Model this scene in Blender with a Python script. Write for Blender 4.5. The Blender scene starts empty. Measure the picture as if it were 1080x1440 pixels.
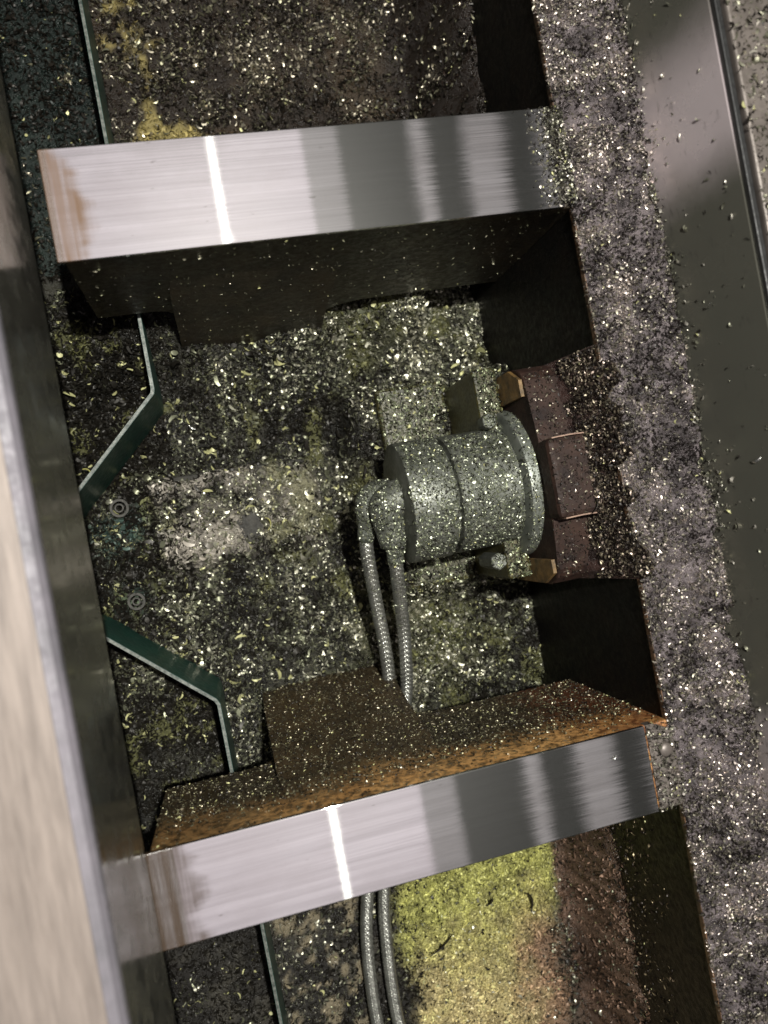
import bpy, bmesh, math, random
import numpy as np
from mathutils import Vector, Matrix

# ---------------------------------------------------------------- camera, world, lamps
S = bpy.context.scene
C = S.collection
H = 0.6
cam_d = bpy.data.cameras.new("camera")
cam = bpy.data.objects.new("camera", cam_d)
C.objects.link(cam)
F_PX = 1100.0
cx = Vector((5420, -997, F_PX)).normalized()            # bed X axis seen from the lens (x right, y down, z forward)
cy = Vector((-.184, -1, 0)); cy = (cy - cx * cx.dot(cy)).normalized()
cz = cx.cross(cy)
R = Matrix(((cx.x, -cx.y, -cx.z), (cy.x, -cy.y, -cy.z), (cz.x, -cz.y, -cz.z)))   # columns: lens axes in world
cam.matrix_world = Matrix.Translation((0, 0, H)) @ R.to_4x4()
cam_d.sensor_fit = 'VERTICAL'; cam_d.sensor_height = 36.0
cam_d.lens = F_PX / 1440 * 36
cam_d.clip_start = .01; cam_d.clip_end = 50
cam_d.dof.use_dof = True; cam_d.dof.focus_distance = .74; cam_d.dof.aperture_fstop = 4.0
S.camera = cam

W = bpy.data.worlds.new("World"); S.world = W; W.use_nodes = True
W.node_tree.nodes['Background'].inputs[0].default_value = (.92, .95, .88, 1)
W.node_tree.nodes['Background'].inputs[1].default_value = .035

def area(name, loc, sx, sy, col, power, shape='RECTANGLE', aim=None):
    l = bpy.data.lights.new(name, 'AREA'); l.shape = shape; l.size = sx; l.size_y = sy
    l.color = col; l.energy = power
    o = bpy.data.objects.new(name, l); C.objects.link(o); o.location = loc
    if aim is not None:
        o.rotation_euler = (Vector(aim) - Vector(loc)).to_track_quat('-Z', 'Y').to_euler()
    return o
area("work_lamp", (.133, .20, 1.5), .03, .03, (1, .99, .92), 46.0, 'DISK', (.12, 0, -.2))
area("added_streak_strip", (.134, 0, 1.5), .010, 2.4, (.97, 1, .9), .42)  # unseen thin source, added to draw the bright streak across both rails
0 and area("door_lamp", (-1.1, 0, .78), 1.3, .35, (1, .88, .93), 3.0, aim=(.3, 0, 0))
area("added_reflection_panel", (.02, .0, .76), .45, 1.5, (1, .89, .95), 1.85)  # unseen pinkish panel added just above the camera for the rails to mirror
area("added_reflection_strip", (.277, 0, .76), .062, 1.5, (1, .92, .94), .105)  # dimmer strip added beside the panel to soften its mirrored edge
for i, (u, w, p) in enumerate(((.335, .030, .065), (.425, .075, .15), (.515, .030, .04), (.60, .06, .08))):
    area("added_reflection_strip", (u * .6 * 2.27, 0, .76), w, 1.5, (1, .93, .93), p)  # unseen dim strips, added to give the rails' dark half its paler mirrored bands
S.view_settings.view_transform = 'Standard'; S.view_settings.look = 'None'
S.view_settings.exposure = 0.0; S.view_settings.gamma = 1.0
S.cycles.max_bounces = 6; S.cycles.diffuse_bounces = 2; S.cycles.glossy_bounces = 4
S.cycles.use_denoising = False if not hasattr(S.cycles, 'use_denoising') else S.cycles.use_denoising

rng = np.random.default_rng(11)
random.seed(5)
ZF = -.284

# ---------------------------------------------------------------- helpers
def vnoise(x, y, sc, seed=0):
    """smooth lattice noise in -1..1"""
    x = np.asarray(x, float) / sc + 100.0; y = np.asarray(y, float) / sc + 100.0
    t = np.random.default_rng(seed + 77).uniform(-1, 1, (256, 256))
    i = np.floor(x).astype(int); j = np.floor(y).astype(int)
    fx = x - i; fy = y - j
    fx = fx * fx * (3 - 2 * fx); fy = fy * fy * (3 - 2 * fy)
    g = lambda a, b: t[a & 255, b & 255]
    return (g(i, j) * (1 - fx) + g(i + 1, j) * fx) * (1 - fy) + (g(i, j + 1) * (1 - fx) + g(i + 1, j + 1) * fx) * fy

def sstep(a, b, x):
    t = np.clip((np.asarray(x, float) - a) / (b - a), 0, 1)
    return t * t * (3 - 2 * t)

def wloc(o):
    v = Vector((0, 0, 0))
    while o is not None:
        v += Vector(o.location); o = o.parent
    return v

def tag(o, label=None, cat=None, group=None, kind=None):
    if label: o['label'] = label
    if cat: o['category'] = cat
    if group: o['group'] = group
    if kind: o['kind'] = kind
    return o

def thing(name, label, cat, loc=(0, 0, 0), group=None):
    o = bpy.data.objects.new(name, None); C.objects.link(o); o.location = loc
    o.empty_display_size = .02
    return tag(o, label, cat, group)

def link(name, me, mat, parent=None, smooth=False, loc=None):
    o = bpy.data.objects.new(name, me); C.objects.link(o)
    if mat: me.materials.append(mat)
    base = Vector(loc) if loc is not None else (wloc(parent) if parent else Vector((0, 0, 0)))
    me.transform(Matrix.Translation(-base))
    if parent: o.parent = parent; o.location = base - wloc(parent)
    else: o.location = base
    if smooth:
        me.polygons.foreach_set('use_smooth', [True] * len(me.polygons))
    me.update()
    return o

def from_bm(name, bm, mat, parent=None, smooth=False, loc=None):
    me = bpy.data.meshes.new(name); bmesh.ops.recalc_face_normals(bm, faces=bm.faces)
    bm.to_mesh(me); bm.free()
    return link(name, me, mat, parent, smooth, loc)

def bx(bm, x0, x1, y0, y1, z0, z1, bev=0.0, seg=2):
    r = bmesh.ops.create_cube(bm, size=1)
    for v in r['verts']:
        v.co = Vector(((x0 + x1) / 2 + v.co.x * (x1 - x0), (y0 + y1) / 2 + v.co.y * (y1 - y0), (z0 + z1) / 2 + v.co.z * (z1 - z0)))
    if bev:
        es = list({e for v in r['verts'] for e in v.link_edges})
        bmesh.ops.bevel(bm, geom=es, offset=bev, segments=seg, affect='EDGES', profile=.5)

def box(name, x0, x1, y0, y1, z0, z1, mat, parent=None, bev=0.0, loc=None):
    bm = bmesh.new(); bx(bm, x0, x1, y0, y1, z0, z1, bev)
    return from_bm(name, bm, mat, parent, False, loc)

def prism(name, pts, axis, a0, a1, mat, parent=None, bev=0.0, loc=None):
    """extrude an outline; axis 'y': pts are (x,z); axis 'x': pts are (y,z); axis 'z': pts are (x,y)"""
    def P(p, a):
        return {'y': (p[0], a, p[1]), 'x': (a, p[0], p[1]), 'z': (p[0], p[1], a)}[axis]
    bm = bmesh.new()
    A = [bm.verts.new(P(p, a0)) for p in pts]; B = [bm.verts.new(P(p, a1)) for p in pts]
    n = len(pts)
    for i in range(n): bm.faces.new((A[i], A[(i + 1) % n], B[(i + 1) % n], B[i]))
    f1 = bm.faces.new(A); f2 = bm.faces.new(B)
    caps = list(f1.edges) + list(f2.edges)
    if bev: bmesh.ops.bevel(bm, geom=caps, offset=bev, segments=2, affect='EDGES', profile=.5)
    bmesh.ops.triangulate(bm, faces=[f for f in bm.faces if len(f.verts) > 4])
    return from_bm(name, bm, mat, parent, False, loc)

def lathe_x(name, prof, yc, zc, mat, parent=None, seg=72, loc=None, caps=True):
    """prof: list of (x, r) revolved round an X axis through (yc, zc)"""
    bm = bmesh.new(); rings = []
    for x, r in prof:
        rings.append([bm.verts.new((x, yc + r * math.cos(2 * math.pi * k / seg), zc + r * math.sin(2 * math.pi * k / seg))) for k in range(seg)])
    for a, b in zip(rings, rings[1:]):
        for k in range(seg):
            bm.faces.new((a[k], a[(k + 1) % seg], b[(k + 1) % seg], b[k]))
    if caps: bm.faces.new(rings[0]); bm.faces.new(rings[-1])
    o = from_bm(name, bm, mat, parent, True, loc)
    sharp(o); return o

def sharp(o, ang=35):
    me = o.data
    bm = bmesh.new(); bm.from_mesh(me)
    for e in bm.edges:
        e.smooth = not (len(e.link_faces) == 2 and e.calc_face_angle(0) > math.radians(ang))
    bm.to_mesh(me); bm.free()

def spline(pts, n):
    """Catmull-Rom through pts"""
    P = [Vector(p) for p in pts]; P = [2 * P[0] - P[1]] + P + [2 * P[-1] - P[-2]]
    out = []; m = len(P) - 3
    for k in range(n + 1):
        u = k / n * m; i = min(int(u), m - 1); t = u - i
        a, b, c, d = P[i:i + 4]
        out.append(.5 * ((2 * b) + (c - a) * t + (2 * a - 5 * b + 4 * c - d) * t * t + (3 * b - a - 3 * c + d) * t ** 3))
    return out

# ---------------------------------------------------------------- materials
def mat(name):
    m = bpy.data.materials.new(name); m.use_nodes = True
    nt = m.node_tree; b = nt.nodes['Principled BSDF']
    return m, nt, b
def N(nt, t, **k):
    n = nt.nodes.new(t)
    for a, v in k.items(): setattr(n, a, v)
    return n
def pos(nt, scale=(1, 1, 1)):
    g = N(nt, 'ShaderNodeNewGeometry'); mp = N(nt, 'ShaderNodeMapping'); mp.inputs['Scale'].default_value = scale
    nt.links.new(g.outputs['Position'], mp.inputs['Vector']); return mp.outputs['Vector']
def noise(nt, vec, scale, detail=4, rough=.55, dist=0):
    n = N(nt, 'ShaderNodeTexNoise'); n.inputs['Scale'].default_value = scale; n.inputs['Detail'].default_value = detail
    n.inputs['Roughness'].default_value = rough; n.inputs['Distortion'].default_value = dist
    nt.links.new(vec, n.inputs['Vector']); return n.outputs['Fac']
def ramp(nt, fac, stops):
    r = N(nt, 'ShaderNodeValToRGB'); e = r.color_ramp.elements
    while len(e) < len(stops): e.new(.5)
    for el, (p, c) in zip(e, stops):
        el.position = p; el.color = (c, c, c, 1) if isinstance(c, (int, float)) else (*c, 1)
    nt.links.new(fac, r.inputs['Fac']); return r.outputs['Color']
def mix(nt, fac, a, b):
    m = N(nt, 'ShaderNodeMix', data_type='RGBA')
    for s, v in ((m.inputs[0], fac), (m.inputs[6], a), (m.inputs[7], b)):
        if hasattr(v, 'is_output'): nt.links.new(v, s)
        elif isinstance(v, (int, float)): s.default_value = v
        else: s.default_value = (*v, 1)
    return m.outputs[2]
def math_(nt, op, a, b=None, clamp=False):
    m = N(nt, 'ShaderNodeMath', operation=op, use_clamp=clamp)
    for s, v in zip(m.inputs, (a, b)):
        if v is None: continue
        if hasattr(v, 'is_output'): nt.links.new(v, s)
        else: s.default_value = v
    return m.outputs[0]
def maprange(nt, v, a, b, c=0, d=1):
    m = N(nt, 'ShaderNodeMapRange', interpolation_type='SMOOTHSTEP'); nt.links.new(v, m.inputs[0])
    for i, q in zip((1, 2, 3, 4), (a, b, c, d)): m.inputs[i].default_value = q
    return m.outputs[0]
def bump(nt, b, h, strength=.3, dist=.001):
    n = N(nt, 'ShaderNodeBump'); n.inputs['Strength'].default_value = strength; n.inputs['Distance'].default_value = dist
    nt.links.new(h, n.inputs['Height']); nt.links.new(n.outputs['Normal'], b.inputs['Normal'])
def xyz(nt):
    g = N(nt, 'ShaderNodeNewGeometry'); s = N(nt, 'ShaderNodeSeparateXYZ'); nt.links.new(g.outputs['Position'], s.inputs[0]); return s.outputs
def L(nt, a, b): nt.links.new(a, b)

def m_brushed(name, stain_x, stain_col, seed):
    """ground steel: narrow lobe along the bar, wide across it; stained at the left end"""
    m, nt, b = mat(name)
    lines = noise(nt, pos(nt, (.7 + seed * .1, 1300, 1)), 1.0, 5, .7)
    broad = noise(nt, pos(nt, (3.5, 130, 1)), 1.0, 4, .65)
    patch = noise(nt, pos(nt, (14, 26, 1)), 1.0, 4, .6)
    col = ramp(nt, broad, [(.32, (.50, .49, .49)), (.62, (.70, .69, .69))])
    col = mix(nt, maprange(nt, patch, .35, .7, 0, .35), col, (.50, .47, .46))
    col = mix(nt, maprange(nt, lines, .42, .62, 0, .30), col, (.30, .295, .29))
    nick = noise(nt, pos(nt, (60, 260, 1)), 1.0, 3, .5)
    col = mix(nt, maprange(nt, nick, .70, .76, 0, .7), col, (.09, .075, .06))
    o = xyz(nt)
    wob = noise(nt, pos(nt, (6, 22, 1)), 1.0 + seed * .2, 4, .6)
    edge = math_(nt, 'ADD', o[0], math_(nt, 'MULTIPLY', math_(nt, 'SUBTRACT', wob, .5), .06))
    st = maprange(nt, edge, stain_x - .007, stain_x + .008, 1, 0)
    streak = noise(nt, pos(nt, (160, 6, 1)), 1.0, 4, .6)
    st2 = math_(nt, 'MULTIPLY', st, ramp(nt, streak, [(.3, .35), (.65, 1.0)]))
    L(nt, mix(nt, .4, stain_col, stain_col), b.inputs['Base Color'])
    b.inputs['Roughness'].default_value = .5; b.inputs['Specular IOR Level'].default_value = .12
    g = N(nt, 'ShaderNodeBsdfAnisotropic', distribution='BECKMANN')
    L(nt, col, g.inputs['Color']); L(nt, maprange(nt, patch, .3, .7, .085, .115), g.inputs['Roughness'])
    g.inputs['Anisotropy'].default_value = .8
    t = N(nt, 'ShaderNodeCombineXYZ'); t.inputs[0].default_value = 1
    L(nt, t.outputs[0], g.inputs['Tangent'])
    # grinding marks tilt the normal across the bar only
    k = math_(nt, 'MULTIPLY', math_(nt, 'SUBTRACT', lines, .5), .34)
    cv = N(nt, 'ShaderNodeCombineXYZ'); L(nt, k, cv.inputs[1])
    ge = N(nt, 'ShaderNodeNewGeometry'); va = N(nt, 'ShaderNodeVectorMath', operation='ADD'); L(nt, ge.outputs['Normal'], va.inputs[0]); L(nt, cv.outputs[0], va.inputs[1])
    vn = N(nt, 'ShaderNodeVectorMath', operation='NORMALIZE'); L(nt, va.outputs[0], vn.inputs[0]); L(nt, vn.outputs[0], g.inputs['Normal'])
    d = N(nt, 'ShaderNodeBsdfAnisotropic', distribution='GGX'); d.inputs['Color'].default_value = (.5, .49, .47, 1); d.inputs['Roughness'].default_value = .42; d.inputs['Anisotropy'].default_value = .3
    L(nt, t.outputs[0], d.inputs['Tangent'])
    m0 = N(nt, 'ShaderNodeMixShader'); m0.inputs[0].default_value = .09
    L(nt, g.outputs[0], m0.inputs[1]); L(nt, d.outputs[0], m0.inputs[2])
    mx = N(nt, 'ShaderNodeMixShader'); L(nt, math_(nt, 'MULTIPLY', st2, .95), mx.inputs[0])
    L(nt, m0.outputs[0], mx.inputs[1]); L(nt, b.outputs[0], mx.inputs[2])
    L(nt, mx.outputs[0], nt.nodes['Material Output'].inputs['Surface'])
    return m

def m_cast(name, rust=0.0, base=(.022, .017, .011), lum=(.06, .045, .022), spec=.5):
    """oily cast iron; rust > 0 puts a rusty band along the top edge"""
    m, nt, b = mat(name); o = xyz(nt)
    n1 = noise(nt, pos(nt), 30, 6, .65); n2 = noise(nt, pos(nt), 160, 5, .7); n3 = noise(nt, pos(nt, (1, 1, .45)), 14, 3)
    col = mix(nt, ramp(nt, n1, [(.35, 0.0), (.7, 1.0)]), base, lum)
    if rust:
        band = maprange(nt, math_(nt, 'ADD', o[2], math_(nt, 'MULTIPLY', math_(nt, 'SUBTRACT', n3, .5), .09)), -.085, -.012, 0, 1)
        xr = maprange(nt, o[0], -.08, .12, .35, 1)
        f = math_(nt, 'MULTIPLY', math_(nt, 'MULTIPLY', band, xr), ramp(nt, n2, [(.40, .12), (.58, 1.0)]), True)
        rc = mix(nt, n1, (.50, .20, .04), (.85, .53, .21))
        col = mix(nt, math_(nt, 'MULTIPLY', f, rust, True), col, rc)
        red = math_(nt, 'MULTIPLY', maprange(nt, o[0], .22, .3, 0, 1), maprange(nt, n1, .35, .6, .2, 1))
        col = mix(nt, math_(nt, 'MULTIPLY', red, rust * .7, True), col, (.16, .038, .012))
    L(nt, col, b.inputs['Base Color'])
    L(nt, maprange(nt, n2, .3, .7, .3, .62), b.inputs['Roughness'])
    b.inputs['Specular IOR Level'].default_value = spec
    bump(nt, b, n2, .6, .0015)
    return m

def m_plain(name, col, col2=None, rough=.4, metal=0.0, sc=60, bmp=.25, stretch=(1, 1, 1), bd=.0008):
    m, nt, b = mat(name); v = pos(nt, stretch)
    n1 = noise(nt, v, sc, 5, .6); n2 = noise(nt, v, sc * 5, 4, .65)
    c2 = col2 or tuple(c * .6 for c in col)
    L(nt, mix(nt, ramp(nt, n1, [(.35, 0.0), (.68, 1.0)]), col, c2), b.inputs['Base Color'])
    b.inputs['Metallic'].default_value = metal
    L(nt, maprange(nt, n2, .3, .7, max(.04, rough - .1), rough + .12), b.inputs['Roughness'])
    if bmp: bump(nt, b, n2, bmp, bd)
    return m

def m_attr(name, rough=.32, bmp=0.0, spec=.5):
    m, nt, b = mat(name)
    a = N(nt, 'ShaderNodeAttribute', attribute_name='tint')
    L(nt, a.outputs['Color'], b.inputs['Base Color']); L(nt, a.outputs['Alpha'], b.inputs['Metallic'])
    b.inputs['Roughness'].default_value = rough
    b.inputs['Specular IOR Level'].default_value = spec
    if bmp:
        n2 = noise(nt, pos(nt), 420, 4, .7); n3 = noise(nt, pos(nt), 130, 3, .6)
        bump(nt, b, math_(nt, 'ADD', n2, n3), bmp, .003)
        L(nt, maprange(nt, n3, .35, .65, .18, .6), b.inputs['Roughness'])
    return m

M_CHIP = m_attr("metal_chip", .42, 0, .3)
M_SLUDGE = m_attr("oily_sludge", .4, .9)
M_BAR_A = m_brushed("ground_steel_upper", -.066, (.13, .08, .05), 0)
M_BAR_B = m_brushed("ground_steel_lower", -.068, (.040, .023, .010), 2)
M_WALL_RUST = m_cast("rusty_cast_iron", 1.0, (.026, .018, .009), (.055, .036, .016))
M_WALL_DARK = m_cast("dark_cast_iron", 0.0, (.015, .012, .008), (.042, .030, .016))
M_LEDGE = m_cast("black_cast_iron", 0.0, (.003, .003, .003), (.007, .005, .004), .15)
M_GREEN = m_plain("green_paint", (.007, .060, .043), (.010, .040, .030), .42, 0, 40, .15)
M_EDGE = m_plain("worn_plate_edge", (.17, .18, .16), (.03, .04, .035), .5, .2, 260)
M_TAN = m_plain("tan_brushed_steel", (.25, .208, .182), (.155, .128, .112), .5, .15, 24, .2, (7, .7, 1), .0004)
M_LILAC = m_plain("lilac_grey_steel", (.17, .155, .175), (.10, .095, .105), .6, .1, 30, .1)
M_STRIP = m_plain("dark_way_steel", (.19, .185, .155), (.15, .145, .125), .2, .75, 10, .03)
def m_way():
    m, nt, b = mat("way_steel_painted_reflection"); o = xyz(nt)
    n1 = noise(nt, pos(nt), 14, 4, .6); n2 = noise(nt, pos(nt, (1, 1, 3)), 60, 4, .6)
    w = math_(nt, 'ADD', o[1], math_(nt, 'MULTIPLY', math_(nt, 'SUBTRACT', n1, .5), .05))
    p1 = math_(nt, 'MULTIPLY', maprange(nt, w, .18, .24, 0, 1), maprange(nt, w, .27, .345, 1, 0))  # the rails' pinkish reflections, painted into the wall's base colour as two soft patches
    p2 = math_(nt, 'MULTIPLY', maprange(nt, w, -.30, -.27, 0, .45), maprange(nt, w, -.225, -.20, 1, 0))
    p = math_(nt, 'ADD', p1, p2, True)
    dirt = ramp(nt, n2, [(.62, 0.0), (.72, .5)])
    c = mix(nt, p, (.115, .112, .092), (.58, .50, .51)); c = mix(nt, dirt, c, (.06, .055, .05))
    L(nt, c, b.inputs['Base Color']); b.inputs['Metallic'].default_value = .55
    L(nt, maprange(nt, n1, .3, .7, .2, .32), b.inputs['Roughness'])
    return m
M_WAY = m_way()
M_GASKET = m_plain("black_rubber", (.012, .012, .012), None, .5)
M_CAP = m_plain("grey_brown_steel", (.17, .145, .13), (.10, .085, .075), .45, .4, 30)
M_STEEL = m_plain("oily_steel", (.15, .155, .135), (.07, .075, .06), .48, .5, 60, .2)
M_STEEL2 = m_plain("green_grey_steel", (.19, .20, .175), (.10, .11, .095), .46, .5, 50, .15)
M_HOUSING = m_plain("brown_oily_paint", (.034, .018, .013), (.012, .007, .006), .6, 0, 60, .35)
M_DULL2 = m_plain('dusty_steel', (.075, .07, .06), (.025, .024, .02), .65, .2, 160, .5)
M_DULL = m_plain('dull_dirty_steel', (.05, .047, .04), (.018, .017, .014), .75, .1, 120, .6)
M_HOUSING.node_tree.nodes['Principled BSDF'].inputs['Specular IOR Level'].default_value = .2
M_ORANGE = m_plain("amber_primer", (.20, .115, .035), (.045, .03, .014), .55, 0, 90, .5)
M_RUSTEDGE = m_plain('rusty_edge', (.02, .014, .01), (.17, .09, .045), .5, 0, 45, .3)
M_OLIVE = m_plain("olive_paint", (.07, .06, .018), (.025, .023, .009), .4, 0, 60, .3)
M_BRAID = m_plain("braided_steel", (.42, .42, .38), (.28, .28, .25), .35, .85, 90, .1)
M_HOSE_CORE = m_plain("hose_core", (.03, .03, .027), None, .5, .2)
M_BRIGHT = m_plain("bright_shaving", (.62, .61, .58), (.4, .4, .37), .22, .95, 200, .1)
M_YELLOW = m_plain("yellow_shaving", (.55, .52, .18), (.4, .38, .12), .35, .35, 200, .1)
M_BLACKCHIP = m_plain("black_shaving", (.015, .013, .010), (.03, .025, .02), .25, .4, 200, .1)
M_LINE = m_plain("scratch_line", (.30, .20, .14), (.2, .12, .09), .5, .2, 200)

# ---------------------------------------------------------------- sludge colour and height of the floor
def floor_h(x, y):
    h = ZF + .006 * vnoise(x, y, .06, 1) + .004 * vnoise(x, y, .022, 2) + .0018 * vnoise(x, y, .008, 3)
    xr = x + .004 * vnoise(x, y, .02, 5); yr = y + .004 * vnoise(x, y, .015, 6)
    pf = sstep(-.082, -.072, xr) * sstep(.108, .098, xr) * sstep(-.03, -.012, yr) * sstep(.078 - .02 * x, .072 - .02 * x, yr)
    pf = pf * (1 - .8 * np.exp(-(((x - .026) ** 2 + (y - .014) ** 2) / .010 ** 2)))
    h = h + .021 * pf
    h = h + (.060 + .028 * (x < -.018) + .012 * vnoise(x, y, .03, 9)) * sstep(.158 + .012 * vnoise(x, y * 0, .03, 10), .238, y) * (y < .29) * (x < .25)
    h = h + .060 * sstep(.125, .172, x + .01 * vnoise(x, y, .02, 8)) * sstep(-.108, -.086, y) * sstep(.150, .128, y)
    h = h + (.016 * sstep(.20, .30, x)) * (np.abs(y) < .22) + np.where(np.abs(y) > .25, np.where(y > 0, .15 * sstep(.285, .332, x + .006 * vnoise(x, y, .02, 7)), .13 * sstep(.306, .330, x + .003 * vnoise(x, y, .01, 7))), 0)
    return h

def lerp(a, b, t):
    t = np.asarray(t)[..., None]; return np.asarray(a) * (1 - t) + np.asarray(b) * t

def sludge(x, y):
    """deposit colour; second value: how much of the place is sludge rather than loose chips"""
    n1 = vnoise(x, y, .045, 21); n2 = vnoise(x, y, .014, 22); n3 = vnoise(x, y, .006, 23)
    nn = n1 * .5 + n2 * .35 + n3 * .25
    col = lerp((.010, .009, .007), (.035, .033, .024), sstep(-.3, .6, nn)); a = np.zeros_like(x)
    # mid bay: green-yellow fines near the coupling and the far right corner
    g = np.exp(-(((x - .19) / .07) ** 2 + ((y + .15) / .06) ** 2)) + .8 * np.exp(-(((x - .2) / .08) ** 2 + ((y - .215) / .035) ** 2))
    g = np.clip(g * (.55 + .9 * nn), 0, 1); col = lerp(col, (.15, .155, .055), g * .85); a = np.maximum(a, g * .34)
    xr = x + .004 * vnoise(x, y, .02, 5); yr = y + .004 * vnoise(x, y, .015, 6)
    pf = sstep(-.085, -.065, xr) * sstep(.112, .095, xr) * sstep(-.04, -.0, yr) * sstep(.08 - .02 * x, .07 - .02 * x, yr)
    pl_ = pf * sstep(-.5, .3, nn + .1); col = lerp(col, (.36, .325, .275), pl_ * .85); a = np.maximum(a, pl_ * .55)
    yg = sstep(.35, .6, vnoise(x, y, .028, 27) * .7 + n2 * .5) * (np.abs(y) < .25); col = lerp(col, (.13, .13, .05), yg * .6); a = np.maximum(a, yg * .3)
    tq = np.exp(-(((x + .112) / .03) ** 2 + ((y - .028) / .022) ** 2)) + .7 * np.exp(-(((x + .115) / .02) ** 2 + ((y + .045) / .015) ** 2)); tq = np.clip(tq * (.8 + nn), 0, 1)
    col = lerp(col, (.09, .16, .135), tq * .7); a = np.maximum(a, tq * .5)
    # top bay
    t = y > .29
    c = lerp((.020, .014, .010), (.05, .035, .022), sstep(-.2, .6, nn))
    ol = sstep(.0, .35, nn + .25 - np.abs(x - .0) / .085) * (x > -.05)
    ol2 = sstep(.1, .5, nn + .2 - np.abs(y - .34) / .04 - np.abs(x - .09) / .12) * (x > -.05)
    ol = np.maximum(ol, ol2 * .7)
    c = lerp(c, (.26, .21, .08), ol)
    hp = sstep(.268, .30, x + .03 * nn); c = lerp(c, (.018, .012, .009), hp)
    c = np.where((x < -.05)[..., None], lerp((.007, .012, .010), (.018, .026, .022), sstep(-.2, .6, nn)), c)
    col = np.where(t[..., None], c, col); a = np.where(t, np.maximum(ol * .8, .1), a)
    # bottom bay
    t = y < -.285
    c = lerp((.014, .012, .010), (.05, .045, .035), sstep(0, .5, nn))
    lump = sstep(.12, .3, n2 * .6 + n3 * .5) * (x > -.03) * (x < .07)
    c = lerp(c, (.24, .20, .13), lump * .8)
    yl = sstep(.105, .135, x + .02 * nn + .008) * sstep(.34, .29, x + .03 * nn + .03 * sstep(-.43, -.56, y))
    ycol = lerp((.37, .365, .115), (.52, .43, .22), sstep(-.44, -.60, y + .06 * nn))
    br = sstep(.22, .27, x + .03 * nn) * sstep(-.46, -.52, y + .03 * n1)
    ycol = lerp(ycol, (.30, .19, .12), br)
    ycol = ycol * .95 * (1 + .35 * np.clip(n3 + n2 * .6, -1, .7))[..., None]
    c = lerp(c, ycol, yl)
    hp = sstep(.296, .306, x + .012 * nn); c = lerp(c, lerp((.07, .042, .028), (.16, .10, .07), sstep(0, .4, n2 + n3)), hp)
    col = np.where(t[..., None], c, col); a = np.where(t, np.maximum(np.maximum(yl * .74, lump * .5), hp * .6), a)
    return col, a

def set_tint(me, cols, domain='POINT'):
    at = me.color_attributes.new('tint', 'FLOAT_COLOR', domain)
    at.data.foreach_set('color', np.ascontiguousarray(cols, np.float32).ravel())

def grid_mesh(name, x0, x1, y0, y1, step, hf, cf, mat_, kind=None, parent=None):
    nx = int((x1 - x0) / step) + 1; ny = int((y1 - y0) / step) + 1
    X, Y = np.meshgrid(np.linspace(x0, x1, nx), np.linspace(y0, y1, ny))
    X = X.ravel(); Y = Y.ravel(); Z = hf(X, Y)
    V = np.stack([X, Y, Z], 1)
    i, j = np.meshgrid(np.arange(nx - 1), np.arange(ny - 1)); q = (j * nx + i).ravel()
    Fc = np.stack([q, q + 1, q + nx + 1, q + nx], 1)
    me = quick_mesh(name, V, Fc)
    set_tint(me, cf(X, Y))
    o = link(name, me, mat_, parent, True)
    return o

def quick_mesh(name, V, Fq):
    me = bpy.data.meshes.new(name)
    me.vertices.add(len(V)); me.vertices.foreach_set('co', np.ascontiguousarray(V, np.float32).ravel())
    k = Fq.shape[1]
    me.loops.add(Fq.size); me.loops.foreach_set('vertex_index', np.ascontiguousarray(Fq, np.int32).ravel())
    me.polygons.add(len(Fq)); me.polygons.foreach_set('loop_start', np.arange(0, Fq.size, k, dtype=np.int32))
    me.update(calc_edges=True)
    return me

# ---------------------------------------------------------------- metal chips
def chip_templates(K=16, seg=4, seed=3):
    r = np.random.default_rng(seed); T = []
    for k in range(K):
        sweep = r.uniform(.5, 2.6) if k < K * .7 else r.uniform(2.6, 4.6)
        rad = 1.0 / max(sweep, 1.0) if sweep < 2 else .42
        w = r.uniform(.09, .22); pitch = r.uniform(-.35, .35); tw = r.uniform(-1.2, 1.2); ph = r.uniform(-.6, .6)
        vs = []
        for s in range(seg + 1):
            t = s / seg; a = sweep * (t - .5)
            c = np.array([rad * math.sin(a), rad * (1 - math.cos(a)) - rad * .3, pitch * (t - .5)])
            ww = w * (.35 + .65 * math.sin(math.pi * min(max(t, .08), .92)))
            al = ph + tw * (t - .5)
            d = np.array([-math.sin(a) * math.sin(al), math.cos(a) * math.sin(al), math.cos(al)]) if k % 2 else np.array([0, math.cos(al), math.sin(al)])
            vs += [c - d * ww, c + d * ww]
        T.append(np.array(vs))
    return np.array(T)
TPL = chip_templates()
SEG = 4

def chips(name, P, Nn, size, cols, label, parent=None, tilt=.45, lift=.18, shift=None):
    n = len(P); ti = rng.integers(0, len(TPL), n)
    V = TPL[ti] * size[:, None, None]
    # frames
    a = rng.normal(size=(n, 3)); Nn = Nn + rng.normal(0, tilt, (n, 3)); Nn /= np.linalg.norm(Nn, axis=1, keepdims=True)
    t = np.cross(Nn, a); t /= np.linalg.norm(t, axis=1, keepdims=True); b = np.cross(Nn, t)
    Wd = V[:, :, 0:1] * t[:, None] + V[:, :, 1:2] * b[:, None] + V[:, :, 2:3] * Nn[:, None]
    Wd += (P + Nn * (size * lift)[:, None])[:, None]
    nv = 2 * (SEG + 1)
    f = np.array([[2 * s, 2 * s + 1, 2 * s + 3, 2 * s + 2] for s in range(SEG)])
    Fq = (np.arange(n)[:, None, None] * nv + f[None]).reshape(-1, 4)
    me = quick_mesh(name, Wd.reshape(-1, 3), Fq)
    set_tint(me, np.repeat(cols, nv, axis=0))
    o = link(name, me, M_CHIP, parent, True)
    tag(o, label if parent is None else None, 'metal chips' if parent is None else None, None, 'stuff')
    return o

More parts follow.
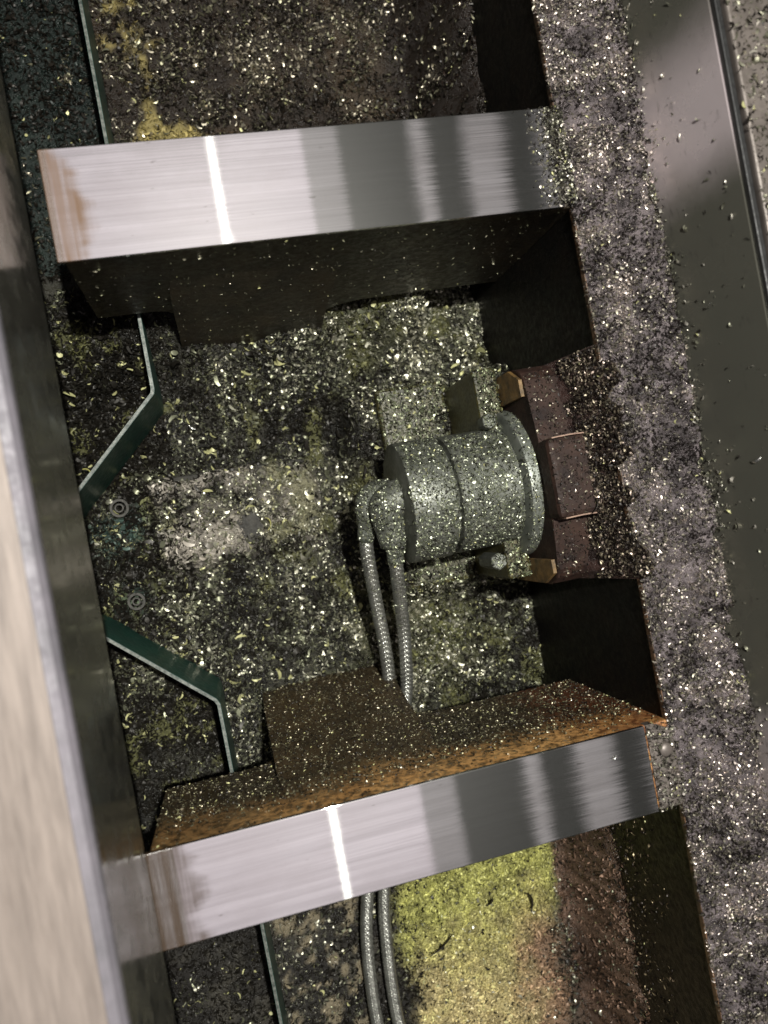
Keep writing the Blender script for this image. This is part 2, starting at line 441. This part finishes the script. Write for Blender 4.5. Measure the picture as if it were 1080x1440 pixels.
def bfield(x, y):
    """how much bright swarf lies here, -1..1"""
    b = .55 * vnoise(x, y, .06, 51) + .45 * vnoise(x, y, .02, 52)
    b = b + .75 * np.exp(-(((x - .02) / .07) ** 2 + ((y - .035) / .04) ** 2)) + .5 * np.exp(-(((x - .09) / .05) ** 2 + ((y - .03) / .05) ** 2))
    b = b + .5 * np.exp(-(((x - .2) / .09) ** 2 + ((y - .20) / .05) ** 2)) + .4 * np.exp(-(((x - .2) / .08) ** 2 + ((y + .15) / .06) ** 2))
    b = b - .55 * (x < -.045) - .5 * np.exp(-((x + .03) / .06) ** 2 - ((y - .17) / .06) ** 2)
    return np.clip(b, -1, 1)

def chip_cols(n, dark=.5, mid=.35, bf=0.0, base=None, warm=(1, .97, .88), yellow=.03):
    """dark oily, mid grey and bright chips; rgb + metallic"""
    u = np.clip(rng.random(n) + (.8 * bf) - .03, 0, .999); v = rng.uniform(.7, 1.3, n)[:, None]
    c = np.where((u < dark)[:, None], np.array((.015, .0135, .0115)), np.where((u < dark + mid)[:, None], np.array((.19, .20, .15)), np.array((.54, .54, .47))))
    c = c * np.array(warm) * v
    m = np.where(u < dark, .35, np.where(u < dark + mid, .7, .85))
    y = rng.random(n) < yellow
    c = np.where(y[:, None], np.array((.42, .41, .20)) * v, c); m = np.where(y, .15, m)
    if base is not None:
        k = rng.random(n) < base[1]
        c = np.where(k[:, None], base[0] * v ** 1.8, c); m = np.where(k, .1, m)
    return np.concatenate([np.clip(c, 0, .9), m[:, None]], 1)

def sizes(n, a=.0026, b=.0075, p=2.2):
    return a + (b - a) * rng.random(n) ** p

def scatter_floor(name, n, x0, x1, y0, y1, label, dens=None, a=.0028, b=.0085, p=1.8, hf=floor_h, upn=3, ba_gain=1.0, **kw):
    x = rng.uniform(x0, x1, n * 2); y = rng.uniform(y0, y1, n * 2)
    if dens is not None:
        k = rng.random(n * 2) < dens(x, y); x = x[k][:n]; y = y[k][:n]
    else: x = x[:n]; y = y[:n]
    z = hf(x, y); m = len(x)
    e = .003
    nn = np.stack([-(hf(x + e, y) - z) / e, -(hf(x, y + e) - z) / e, np.ones(m)], 1)
    nn /= np.linalg.norm(nn, axis=1, keepdims=True)
    P = np.stack([x, y, z + rng.random(m) ** 2 * .004], 1)
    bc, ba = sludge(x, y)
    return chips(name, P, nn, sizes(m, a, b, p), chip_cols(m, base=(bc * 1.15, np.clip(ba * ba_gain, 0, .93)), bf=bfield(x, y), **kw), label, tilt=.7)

def scatter_mesh(objs, name, per_m2, label, min_nz=.25, a=.002, b=.006, p=1.8, region=None, parent=None, tilt=.4, facing=None, **kw):
    Ps = []; Ns = []
    for o in objs:
        me = o.data; me.calc_loop_triangles()
        tv = np.empty(len(me.loop_triangles) * 3, np.int32); me.loop_triangles.foreach_get('vertices', tv); tv = tv.reshape(-1, 3)
        co = np.empty(len(me.vertices) * 3, np.float32); me.vertices.foreach_get('co', co); co = co.reshape(-1, 3).astype(float) + np.array(wloc(o))
        A, B, D = co[tv[:, 0]], co[tv[:, 1]], co[tv[:, 2]]
        nr = np.cross(B - A, D - A); ar = np.linalg.norm(nr, axis=1) / 2; nz = nr / np.maximum(1e-12, 2 * ar)[:, None]
        if facing is None: w = ar * np.clip((nz[:, 2] - min_nz) / (1 - min_nz), 0, 1) ** .6
        else: w = ar * (nz @ np.array(facing) > .7)
        cnt = rng.poisson(w * per_m2)
        idx = np.repeat(np.arange(len(tv)), cnt); r1 = np.sqrt(rng.random(len(idx)))[:, None]; r2 = rng.random(len(idx))[:, None]
        Ps.append(A[idx] * (1 - r1) + B[idx] * r1 * (1 - r2) + D[idx] * r1 * r2); Ns.append(nz[idx])
    P = np.concatenate(Ps); Nn = np.concatenate(Ns)
    if region is not None:
        k = rng.random(len(P)) < region(P); P = P[k]; Nn = Nn[k]
    return chips(name, P, Nn, sizes(len(P), a, b, p), chip_cols(len(P), **kw), label, parent, tilt)

# ---------------------------------------------------------------- the floor
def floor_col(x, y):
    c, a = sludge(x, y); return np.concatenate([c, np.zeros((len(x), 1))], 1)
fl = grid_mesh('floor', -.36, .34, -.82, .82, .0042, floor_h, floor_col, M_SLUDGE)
tag(fl, 'oily sludge-covered tray floor at the bottom of the machine bed', 'floor', None, 'structure')

# ---------------------------------------------------------------- cross rails
def arc(cx_, cz_, r, a0, a1, n=6):
    return [(cx_ + r * math.cos(math.radians(a0 + (a1 - a0) * k / n)), cz_ + r * math.sin(math.radians(a0 + (a1 - a0) * k / n))) for k in range(n + 1)]

def rail(label, x0, x1, y0, y1, xa, xb, m_strip, m_wall, inner, foot):
    t = thing('cross_rail', label, 'machine rail', ((x0 + x1) / 2, (y0 + y1) / 2, ZF))
    strip = box('ground_strip', x0, x1, y0, y1, -.004, 0, m_strip, t, .0008)
    zn = -.152; za = -.198
    out = [(x0 + .004, -.0042), (x0 + .004, zn)] + arc(xa - .014, zn - .014, .014, 90, 0) + [(xa, -.30), (xb, -.30), (xb, za - .04)] \
        + arc(xb + .04, za - .04, .04, 180, 90, 6) + [(.3275, za), (.3275, -.0042)]
    wall = prism('rib_wall', out, 'y', y0 + .0006, y1 - .0006, m_wall, t, .0015)
    # flared foot on the inner side
    yi = y0 if inner < 0 else y1
    f = [(yi - inner * .004, -.03), (yi + inner * foot * .12, -.10), (yi + inner * foot * .42, -.18), (yi + inner * foot * .75, -.235), (yi + inner * foot, ZF - .005), (yi + inner * foot, -.31), (yi - inner * .004, -.31)]
    ft = prism('foot', f, 'x', xa + .001, xb - .001, m_wall, t, .006)
    return t, strip, wall, ft
rail_a, strip_a, wall_a, foot_a = rail('upper ground-steel cross rail with a pinkish brown stain at its left end', -.086, .318, .2225, .3065, -.014, .137, M_BAR_A, M_WALL_DARK, -1, .018)
rail_b, strip_b, wall_b, foot_b = rail('lower ground-steel cross rail with rusty orange wall under its edge', -.102, .303, -.2855, -.2135, .002, .146, M_BAR_B, M_WALL_RUST, 1, .045)
# end pad of the lower rail, with its clipped corner and screw
prism('end_pad', [(.3055, -.2855), (.3055, -.214), (.312, -.214), (.329, -.222), (.329, -.2855)], 'z', -.012, -.0025, M_CAP, rail_b, .001)
bm = bmesh.new(); bmesh.ops.create_uvsphere(bm, u_segments=20, v_segments=10, radius=.0062, matrix=Matrix.Translation((.319, -.237, -.001)) @ Matrix.Diagonal((1, 1, .5, 1)))
from_bm('screw', bm, M_CAP, rail_b, True)

# ---------------------------------------------------------------- left beam
t = thing('guide_beam', 'near tan steel beam with dark inner side along the left edge', 'machine beam', (-.22, 0, 0))
prism('beam_body', [(-.1, .002), (-.1, .141), (-.34, .141), (-.34, .002)], 'y', -.75, .75, M_STRIP, t, 0)
prism('bevel_edge', [(-.1, .1412), (-.1005, .146), (-.1035, .1495), (-.109, .1507), (-.109, .1412)], 'y', -.75, .75, M_LILAC, t)
box('top_plate', -.34, -.1092, -.75, .75, .1412, .151, M_TAN, t, .0006)

# ---------------------------------------------------------------- right side: ledge, wall and top
t = thing('side_casting', 'right side casting with chip-covered ledge and smooth dark wall', 'machine bed', (.42, 0, ZF))
led = box('ledge', .327, .409, -.82, .82, -.31, -.006, M_LEDGE, t, .0012)
box('ledge_edge', .3258, .3268, -.82, .82, -.010, -.004, M_RUSTEDGE, t, .0003)
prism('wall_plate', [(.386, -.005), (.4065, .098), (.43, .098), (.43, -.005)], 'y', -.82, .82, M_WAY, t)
cap = box('cap_plate', .4130, .62, -.82, .82, .0985, .108, M_CAP, t, .002)
box('wiper', .4075, .4125, -.82, .82, .0985, .1035, M_GASKET, t, .001)

# ---------------------------------------------------------------- green bent guard plates
def guard(label, pts, z0, z1, th=.0034):
    """a bent plate standing on the floor, following pts in plan"""
    t = thing('guard_plate', label, 'guard plate', (pts[1][0], pts[1][1], ZF))
    P = [Vector((*p, 0)) for p in pts]
    def offs(d):
        out = []
        for i in range(len(P)):
            a = (P[i] - P[i - 1]).normalized() if i else None
            b = (P[i + 1] - P[i]).normalized() if i < len(P) - 1 else None
            na = Vector((-a.y, a.x, 0)) if a else None; nb = Vector((-b.y, b.x, 0)) if b else None
            n = na or nb
            if na and nb: n = (na + nb).normalized(); n = n / max(.3, n.dot(na))
            out.append(P[i] + n * d)
        return out
    A = offs(-th / 2); B = offs(th / 2)
    prism('plate', [(p.x, p.y) for p in A] + [(p.x, p.y) for p in reversed(B)], 'z', z0, z1 - .0006, M_GREEN, t)
    A = offs(-th / 2 + .0003); B = offs(th / 2 - .0003)
    prism('worn_edge', [(p.x, p.y) for p in A] + [(p.x, p.y) for p in reversed(B)], 'z', z1 - .0005, z1 + .0006, M_EDGE, t)
    return t
ZT = -.168
guard('bent green guard plate passing under the upper steel rail', [(-.0475, .75), (-.046, .155), (-.047, .151), (-.142, .058), (-.19, .010)], -.30, ZT)
guard('bent green guard plate passing under the lower steel rail', [(-.19, -.028), (-.139, -.059), (-.041, -.147), (-.0385, -.152), (-.032, -.75)], -.30, ZT)

# ---------------------------------------------------------------- bearing housing and rotary coupling
YC, ZC = .005, -.135
t = thing('bearing_housing', 'brown oily bearing housing joined to the right ledge', 'housing', (.29, YC, ZF))
sh = [(-.092, -.30), (-.094, -.085)] + [(-.094 + .022 * (1 - math.cos(a)), -.085 + .024 * math.sin(a)) for a in (0.35, .8, 1.2, 1.57)] + \
     [(-.036, -.054), (.039, -.054), (.086, -.061)] + [(.108 - .022 * (1 - math.sin(a)), -.085 + .024 * math.cos(a)) for a in (.35, .8, 1.2)] + [(.108, -.085), (.108, -.30)]
hb = prism('body', sh, 'x', .280, .3265, M_HOUSING, t, .002)
hm = box('raised_band', .2785, .3262, -.034, .037, -.06, -.032, M_HOUSING, t, .005)
for y_, s in ((-.0338, 1), (.0368, 1)):
    prism('weld_line', [(.283, y_ - .0005), (.30, y_ - .0001), (.317, y_ - .0008), (.317, y_ + .0002), (.30, y_ + .0010), (.283, y_ + .0005)], 'z', -.05, -.0318, M_LINE, t)
for y0_, y1_ in ((.080, .1075), (-.0925, -.070)):
    prism('face_plate', [(y0_, -.16), (y1_, -.16), (y1_ - .000, -.088), (y1_ + (-.012 if y1_ > 0 else 0), -.066), (y0_ + (.010 if y0_ < 0 else 0), -.066), (y0_, -.09)], 'x', .2765, .2798, M_ORANGE, t)
s2 = box('step', .2525, .2762, -.086, .119, -.30, -.116, M_OLIVE, t, .003)
s1 = box('base_plate', .177, .2520, -.088, .130, -.31, -.216, M_OLIVE, t, .004)

t = thing('rotary_coupling', 'chip-dusted cylindrical rotary coupling with flange beside the brown housing', 'coupling', (.22, YC, -.178))
fl_ = lathe_x('flange', [(.162, .012), (.162, .0545), (.1632, .0575), (.1655, .0582), (.2025, .0582), (.2035, .0572), (.2035, .054)], YC, ZC, M_STEEL, t)
br = lathe_x('barrel', [(.2037, .05), (.2085, .049), (.2092, .0560), (.2105, .0572), (.268, .0572), (.268, .04)], YC, ZC, M_STEEL, t)
rg = lathe_x('ring', [(.2685, .03), (.2685, .0685), (.2700, .0715), (.2725, .0722), (.2875, .0722), (.2882, .0712), (.2890, .0722), (.2955, .0722), (.2985, .0705), (.2988, .04)], YC, ZC, M_STEEL2, t)
# hex bolts on the sides of the barrel
def hexbolt(x, y, z, r, h, parent, m):
    bm = bmesh.new()
    bmesh.ops.create_cone(bm, cap_ends=True, segments=6, radius1=r, radius2=r, depth=h, matrix=Matrix.Translation((x, y, z + h / 2)))
    bmesh.ops.bevel(bm, geom=[e for e in bm.edges], offset=r * .1, segments=1, affect='EDGES')
    return from_bm('bolt', bm, m, parent)
bolts = [hexbolt(.2555, .0665, -.117, .0075, .016, t, M_STEEL), hexbolt(.243, -.066, -.15, .0085, .04, t, M_STEEL), hexbolt(.263, -.064, -.15, .006, .02, t, M_STEEL)]
# elbow: a dusted fitting leaving the end face and turning down to the two hoses
def tube(name, pts, rad, m, parent=None, seg=20, n=24, cap=True):
    Q = spline(pts, n); bm = bmesh.new(); rings = []
    up = Vector((0, 0, 1))
    for i, p in enumerate(Q):
        d = (Q[min(i + 1, n)] - Q[max(i - 1, 0)]).normalized()
        s = d.cross(up).normalized() if abs(d.z) < .95 else d.cross(Vector((0, 1, 0))).normalized()
        w = s.cross(d); r = rad(i / n) if callable(rad) else rad
        rings.append([bm.verts.new(p + (s * math.cos(2 * math.pi * k / seg) + w * math.sin(2 * math.pi * k / seg)) * r) for k in range(seg)])
    for a, b in zip(rings, rings[1:]):
        for k in range(seg): bm.faces.new((a[k], a[(k + 1) % seg], b[(k + 1) % seg], b[k]))
    if cap: bm.faces.new(rings[0]); bm.faces.new(rings[-1])
    return from_bm(name, bm, m, parent, True)
el = tube('elbow', [(.172, .010, -.128), (.160, .010, -.128), (.149, .004, -.130), (.150, -.014, -.135), (.152, -.032, -.140)], lambda u: .020 - .006 * u, M_STEEL, t)
el2 = tube('elbow', [(.160, .016, -.140), (.146, .020, -.142), (.134, .014, -.146), (.1315, -.004, -.150)], lambda u: .013 - .003 * u, M_STEEL, t)

# ---------------------------------------------------------------- braided hoses (woven strands over a core)
def hose(label, pts, r=.0066, strands=10, pitch=.030):
    t = thing('braided_hose', label, 'hose', pts[0])
    n = 150
    core = tube('core', pts, r * .86, M_HOSE_CORE, t, 14, n)
    Q = spline(pts, 620); up = Vector((0, 0, 1))
    len_ = [0.0]
    for a, b in zip(Q, Q[1:]): len_.append(len_[-1] + (b - a).length)
    fr = []
    for i, p in enumerate(Q):
        d = (Q[min(i + 1, 620)] - Q[max(i - 1, 0)]).normalized(); s = d.cross(up).normalized(); fr.append((np.array(p), np.array(s), np.array(s.cross(d)), len_[i]))
    V = []; Fc = []
    wd = math.pi * r / strands * .80
    for sgn in (1, -1):
        for k in range(strands):
            base = len(V)
            for i, (p, s, w, l) in enumerate(fr):
                a = sgn * 2 * math.pi * l / pitch + 2 * math.pi * k / strands
                ov = math.sin(2 * strands * math.pi * l / pitch + sgn * math.pi / 2 + k * math.pi)
                rr = r * (1 + .055 * ov)
                for da, dr in ((-wd / r, -.05), (0, .06), (wd / r, -.05)):
                    V.append(p + (s * math.cos(a + da) + w * math.sin(a + da)) * rr * (1 + dr))
            for i in range(len(fr) - 1):
                q = base + 3 * i
                Fc += [(q, q + 1, q + 4, q + 3), (q + 1, q + 2, q + 5, q + 4)]
    me = quick_mesh('braid', np.array(V), np.array(Fc))
    o = link('braid', me, M_BRAID, t, True); o['kind'] = 'stuff'
    d0 = (Vector(pts[1]) - Vector(pts[0])).normalized(); c0 = Vector(pts[0]) + d0 * .004
    bm = bmesh.new(); bmesh.ops.create_cone(bm, cap_ends=True, segments=6, radius1=r * 1.6, radius2=r * 1.6, depth=.010, matrix=Matrix.Translation(c0) @ d0.to_track_quat('Z', 'Y').to_matrix().to_4x4())
    bmesh.ops.bevel(bm, geom=list(bm.edges), offset=.0006, segments=1, affect='EDGES')
    from_bm('hex_nut', bm, M_STEEL, t)
    tube('ferrule', spline(pts, 60)[:6], r * 1.28, M_STEEL2, t, 18, 6)
    return t
hoseA = hose('left braided steel hose, thinner at the coupling elbow, beside its twin', [(.1315, -.002, -.149), (.129, -.032, -.166), (.134, -.090, -.198), (.139, -.150, -.226), (.137, -.20, -.248), (.112, -.29, -.264), (.080, -.40, -.267), (.066, -.47, -.267), (.062, -.56, -.267), (.07, -.66, -.267)])
hoseB = hose('right braided steel hose, nearer the coupling flange, beside its twin', [(.152, -.030, -.139), (.1535, -.058, -.158), (.159, -.120, -.205), (.159, -.165, -.228), (.156, -.205, -.248), (.134, -.29, -.264), (.099, -.40, -.267), (.088, -.47, -.267), (.085, -.56, -.267), (.095, -.66, -.267)])

hose_tops = [o for h in (hoseA, hoseB) for o in h.children if o.name.startswith(('core', 'ferrule', 'hex'))]

# ---------------------------------------------------------------- buried mounting plate, washers
t = thing('mounting_plate', 'low rectangular plate buried in chips with a bolt recess in the middle', 'plate', (.015, .025, ZF))
pl = prism('plate', [(-.076, -.008), (-.070, .072), (-.064, .0785), (.092, .0755), (.098, .068), (.100, -.006), (.094, -.010)], 'z', -.31, -.2690, M_DULL, t, .004)
bm = bmesh.new(); bmesh.ops.create_cone(bm, cap_ends=True, segments=28, radius1=.0105, radius2=.0105, depth=.004, matrix=Matrix.Translation((.026, .014, -.2745)))
from_bm('bolt_head', bm, M_DULL, t)

def washer(label, x, y, z, r0, r1):
    t = thing('washer', label, 'washer', (x, y, z))
    for nm, a, b, h in (('ring', r0, r1, .0025), ('inner_ring', r0 * .45, r0 * .66, .0035)):
        bm = bmesh.new(); n = 32; R4 = []
        for rr, zz in ((a, 0), (a, h), (b, h), (b, 0)):
            R4.append([bm.verts.new((x + rr * math.cos(2 * math.pi * k / n), y + rr * math.sin(2 * math.pi * k / n), z + zz)) for k in range(n)])
        for i in range(4):
            A, B = R4[i], R4[(i + 1) % 4]
            for k in range(n): bm.faces.new((A[k], A[(k + 1) % n], B[(k + 1) % n], B[k]))
        from_bm(nm, bm, M_DULL2, t, False)
washer('round steel washer lying on chips beside the upper green plate', -.108, .055, -.2725, .0072, .0098)
washer('round steel washer lying on chips beside the lower green plate', -.108, -.046, -.2725, .0066, .0092)

# ---------------------------------------------------------------- loose chips: floor bays
def d_mid(x, y):
    d = .82 + .4 * vnoise(x, y, .05, 31)
    return np.clip(d, .15, 1)
scatter_floor('metal_chips', 92000, -.20, .328, -.27, .27, 'thick bed of grey and silver metal chips covering the middle bay', d_mid, .0026, .0088, 1.9, dark=.49, mid=.34, yellow=.015)
scatter_floor('metal_chips', 9000, -.19, -.045, -.21, .215, 'coarser curled metal chips heaped left of the green plates', None, .004, .012, 1.8, dark=.5, mid=.3, yellow=.03)
scatter_floor('metal_chips', 34000, -.20, .328, .28, .66, 'dark wet metal chips lying in the top bay beyond the upper rail', lambda x, y: np.clip(.55 + .5 * vnoise(x, y, .03, 33), .1, 1), .0026, .009, 2.0, dark=.62, mid=.24, warm=(1, .9, .8), yellow=.01)
scatter_floor('metal_chips', 2600, -.19, .32, -.22, .24, 'larger bright and yellowish curls strewn over the middle bay', None, .008, .016, 2.2, dark=.50, mid=.36, yellow=.09)
def d_yel(x, y):
    c, a = sludge(x, y); return np.clip(a * 1.3, 0, 1)
scatter_floor('sludge_grains', 34000, .08, .330, -.62, -.275, 'grainy yellow-green to tan fines packed in the bottom bay beside the hoses', d_yel, .0018, .0062, 1.6, dark=.75, mid=.2, ba_gain=1.25)
def d_bot(x, y):
    c, a = sludge(x, y); return np.clip(1.0 - .15 * a, .1, 1)
scatter_floor('metal_chips', 27000, -.20, .328, -.66, -.275, 'metal chips and yellow-green fines in the bottom bay below the lower rail', d_bot, .0026, .0085, 2.2, dark=.62, mid=.22, yellow=.02)

# ledge pile
def pile_h(x, y):
    w = sstep(.325, .345, x)
    r = .004 + .018 * sstep(.345, .396, x + .012 * vnoise(x * 0, y, .05, 41) + .013 * vnoise(x * 0, y, .017, 42) + .007 * vnoise(x * 0, y, .007, 50)) ** 1.6
    return -.004 + w * r + w * .0022 * vnoise(x, y, .012, 43) + .0012 * vnoise(x, y, .005, 44)
def pile_clear(x, y):
    return ~((y > -.290) & (y < -.212) & (x < .332))
def pile_col(x, y):
    n = vnoise(x, y, .01, 45) * .5 + vnoise(x, y, .004, 46) * .5
    c = lerp((.05, .041, .042), (.20, .168, .172), sstep(-.5, .7, n)); return np.concatenate([c, np.full((len(x), 1), .3)], 1)
pm = grid_mesh('chip_pile', .3262, .392, -.70, .70, .0026, pile_h, pile_col, M_SLUDGE)
tag(pm, 'grey bank of packed fine chips sloping up the ledge against the right wall', 'chip bank', None, 'stuff')
xs = rng.uniform(.3245, .391, 90000); ys = rng.uniform(-.66, .62, 90000)
k = (rng.random(90000) < .75 + .5 * vnoise(xs, ys, .03, 47)) & (pile_clear(xs, ys) | (rng.random(90000) < .6 + .5 * (xs - .318) / .01 * 0))
xs = xs[k][:46000]; ys = ys[k][:46000]; zs = pile_h(xs, ys) + rng.random(len(xs)) ** 2 * .003; n = len(xs)
chips('ledge_chips', np.stack([xs, ys, zs], 1), np.tile((-.25, 0, 1.), (n, 1)), sizes(n, .0018, .0052, 2.0),
      chip_cols(n, dark=.33, mid=.46, bf=.7 * vnoise(xs, ys, .022, 48) + .4 * vnoise(xs, ys, .008, 49), warm=(1, .87, .90), yellow=.002), 'fine silver-grey chips coating the right-hand ledge', tilt=.5)
def spill_h(x, y):
    top = np.where((y > -.034) & (y < .037), -.033, np.where(np.abs(y - .007) < .08, -.056, -.075))
    e = .325 - .004 * vnoise(x * 0, y, .012, 61)
    return np.maximum(-.004 - 4.5 * (e - x) + .003 * vnoise(x, y, .012, 62) + .002 * vnoise(x, y, .005, 63), top - .03)
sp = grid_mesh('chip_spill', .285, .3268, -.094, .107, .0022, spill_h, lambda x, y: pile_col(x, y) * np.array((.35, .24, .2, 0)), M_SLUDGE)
tag(sp, 'dark bank of chips spilling off the ledge onto the brown housing', 'chip bank', None, 'stuff')
xs = .327 - .014 * rng.random(9000) ** 1.3; ys = rng.uniform(-.092, .106, 9000)
zs = np.maximum(spill_h(xs, ys), np.where((ys > -.034) & (ys < .037), -.032, -.056)) + .0006
chips('spill_chips', np.stack([xs, ys, zs], 1), np.tile((-.6, 0, 1.), (9000, 1)), sizes(9000, .0018, .0055, 2.0), chip_cols(9000, dark=.55, mid=.34, warm=(1, .80, .76), yellow=.004), 'fine chips spilled off the ledge beside the brown housing', tilt=.5)
# chips that spilled onto the right end of the upper rail
n = 2600; xs = .329 - np.abs(rng.normal(0, .011, n)); ys = rng.uniform(.224, .306, n)
chips('rail_chips', np.stack([xs, ys, np.full(n, .0003) + .002 * rng.random(n) * (xs > .316)], 1), np.tile((0, 0, 1.), (n, 1)), sizes(n, .0018, .005), chip_cols(n, dark=.4, mid=.42, warm=(1, .92, .94)), 'fine chips spilled over the right end of the upper rail', tilt=.3)
n = 700; xs = rng.uniform(.304, .330, n); ys = rng.uniform(-.286, -.212, n)
chips('rail_chips', np.stack([xs, ys, np.full(n, -.0015) + .002 * rng.random(n)], 1), np.tile((0, 0, 1.), (n, 1)), sizes(n, .0018, .005), chip_cols(n, dark=.36, mid=.46, warm=(1, .92, .94)), 'fine chips strewn over the end pad of the lower rail', tilt=.3)
# chips thrown up on the smooth right wall
n = 5200; ys = rng.uniform(-.5, .45, n); zs = .008 + .006 * vnoise(ys * 0, ys, .03, 71) + np.where(rng.random(n) < .94, rng.exponential(.0055 + .004 * vnoise(ys * 0, ys, .02, 72), n), .085 * rng.random(n) ** 1.6)
chips('wall_chips', np.stack([.3862 + .199 * zs, ys, zs], 1), np.tile((-1., 0, .2), (n, 1)), sizes(n, .0018, .006, 2.5), chip_cols(n, dark=.2, mid=.4, warm=(1, .94, .94)), 'stray chips clinging to the smooth dark right wall', tilt=.25, lift=.08)
scatter_mesh([led], 'ledge_face_chips', 60000, 'brown chips caked on the ledge face in the bottom bay', 0, .0018, .006, facing=(-1, 0, 0), dark=.55, mid=.35, warm=(1, .75, .6), tilt=.5, yellow=.01,
             region=lambda P: (P[:, 1] < -.30) * sstep(-.06, -.16, P[:, 2] + .03 * vnoise(P[:, 1], P[:, 2], .03, 73)))
# cap plate chips
scatter_mesh([cap], 'cap_chips', 160000, 'blurred chips lying on the top plate at the far right edge', .5, .002, .007, region=lambda P: (P[:, 0] < .52) * .7, dark=.4, mid=.4, warm=(1, .92, .9))
# chips on the coupling, the housing, the plate and the walls
scatter_mesh([fl_, br, rg, el, el2] + hose_tops + bolts, 'coupling_chips', 680000, 'pale grey-green chips dusting the rotary coupling and its elbow', .3, .0016, .0048, dark=.22, mid=.48, warm=(.97, 1, .9), yellow=.01,
             region=lambda P: np.where((P[:, 0] > .268) & (P[:, 0] < .30), .65, 1.0) * sstep(-.17, -.05, P[:, 1]))
scatter_mesh([hb, hm], 'housing_chips', 260000, 'sparse dark chips lying on the brown bearing housing', .5, .0012, .0046, dark=.68, mid=.24, warm=(1, .85, .82), yellow=.0,
             region=lambda P: np.where((P[:, 1] > .045) | (P[:, 1] < -.045), 1.0, .8))
scatter_mesh([s1, s2], 'step_chips', 620000, 'green-grey chips lying on the olive steps under the coupling', .5, .002, .006, dark=.4, mid=.4, warm=(.95, 1, .8), yellow=.02)
0 and scatter_mesh([pl], 'plate_chips', 190000, 'pale fine chips heaped on the buried mounting plate', .5, .002, .006, dark=.34, mid=.42, warm=(1, .97, .92), region=lambda P: ((P[:, 0] - .026) ** 2 + (P[:, 1] - .014) ** 2 > .011 ** 2) * 1.0)
scatter_mesh([wall_b, foot_b], 'wall_chips', 210000, 'fine chips stuck to the rusty inner wall of the lower rail', 0, .0012, .0040, facing=(0, 1, 0), dark=.5, mid=.4, warm=(1, .88, .74), tilt=.35, yellow=.02, region=lambda P: np.clip((-.02 - P[:, 2]) / .04, .12, 1))
scatter_mesh([wall_a, foot_a], 'wall_chips', 9000, 'fine chips stuck to the dark inner wall of the upper rail', 0, .0012, .0038, facing=(0, -1, 0), dark=.4, mid=.4, warm=(1, .95, .8), tilt=.35, yellow=.05)

# ---------------------------------------------------------------- single shavings
def curl(label, loc, rot, r, sweep, w, pitch, m, seg=18):
    bm = bmesh.new(); prev = None
    for s in range(seg + 1):
        t = s / seg; a = sweep * (t - .5); rr = r * (1 - .25 * t)
        c = Vector((rr * math.sin(a), rr * (1 - math.cos(a)), pitch * (t - .5)))
        d = Vector((0, 0, 1)); ww = w * (.25 + .75 * math.sin(math.pi * min(max(t, .06), .94)))
        o_ = Vector((math.sin(a), -math.cos(a), 0)) * w * .10
        cur = [bm.verts.new(c - d * ww - o_), bm.verts.new(c + d * ww - o_), bm.verts.new(c + d * ww + o_), bm.verts.new(c - d * ww + o_)]
        if prev:
            for k in range(4): bm.faces.new((prev[k], prev[(k + 1) % 4], cur[(k + 1) % 4], cur[k]))
        else: bm.faces.new(cur)
        prev = cur
    bm.faces.new(prev)
    o = from_bm('metal_shaving', bm, m, None, True)
    o.location = loc; o.rotation_euler = rot
    return tag(o, label, 'metal shaving')
fz = lambda x, y: float(floor_h(np.array([x]), np.array([y]))[0])
curl('long black curled shaving on the yellow-green sludge', (.262, -.470, fz(.262, -.47) + .009), (.5, .2, 1.9), .013, 2.4, .0026, .004, M_BLACKCHIP)
curl('black hooked shaving at the top right of the yellow-green sludge', (.30, -.405, fz(.30, -.405) + .009), (.2, .4, .4), .008, 3.6, .002, .003, M_BLACKCHIP)
curl('black curled shaving on sludge near the braided hoses', (.175, -.438, fz(.175, -.438) + .009), (.3, .1, 2.8), .009, 3.2, .0026, .004, M_BLACKCHIP)
curl('short black shaving in the middle of the yellow sludge', (.215, -.462, fz(.215, -.462) + .009), (.3, .1, .9), .009, 1.6, .002, .003, M_BLACKCHIP)
curl('thin black straight sliver on the tan sludge by the hoses', (.152, -.495, fz(.152, -.495) + .009), (.4, 0, .6), .05, .8, .0014, .002, M_BLACKCHIP)
curl('pale yellow curled shaving under the upper green plate', (-.130, .098, -.266), (.2, .3, 2.2), .0085, 2.4, .003, .004, M_YELLOW)
curl('pale yellow-green tangled shaving by the left beam below the yellow curl', (-.150, .078, -.264), (.5, .2, .5), .014, 2.0, .0026, .01, M_YELLOW)
curl('yellow curled shaving resting in the middle of the buried plate', (.045, .012, -.256), (.3, .1, 1.8), .008, 2.6, .002, .004, M_YELLOW)
curl('flat silver chip standing beside the bend of the upper green plate', (-.018, .128, -.270), (.9, .1, -.6), .02, .5, .002, .001, M_BRIGHT)
curl('open silver ring shaving stuck on the right wall', (.3985, -.014, .066), (1.3, 1.57, .3), .0062, 4.6, .0012, .002, M_BRIGHT)
curl('forked silver shaving high on the dark right wall', (.3955, .112, .050), (1.3, 1.57, 1.4), .012, 1.3, .0011, .004, M_BRIGHT)
curl('black curved shaving lying on the brown housing', (.312, -.028, -.030), (.3, 0, 1.2), .010, 2.0, .0012, .001, M_BLACKCHIP)
curl('tiny silver shaving near the right end of the lower rail', (.272, -.232, .0012), (.8, 0, .8), .0028, 2.5, .0012, .001, M_BRIGHT)
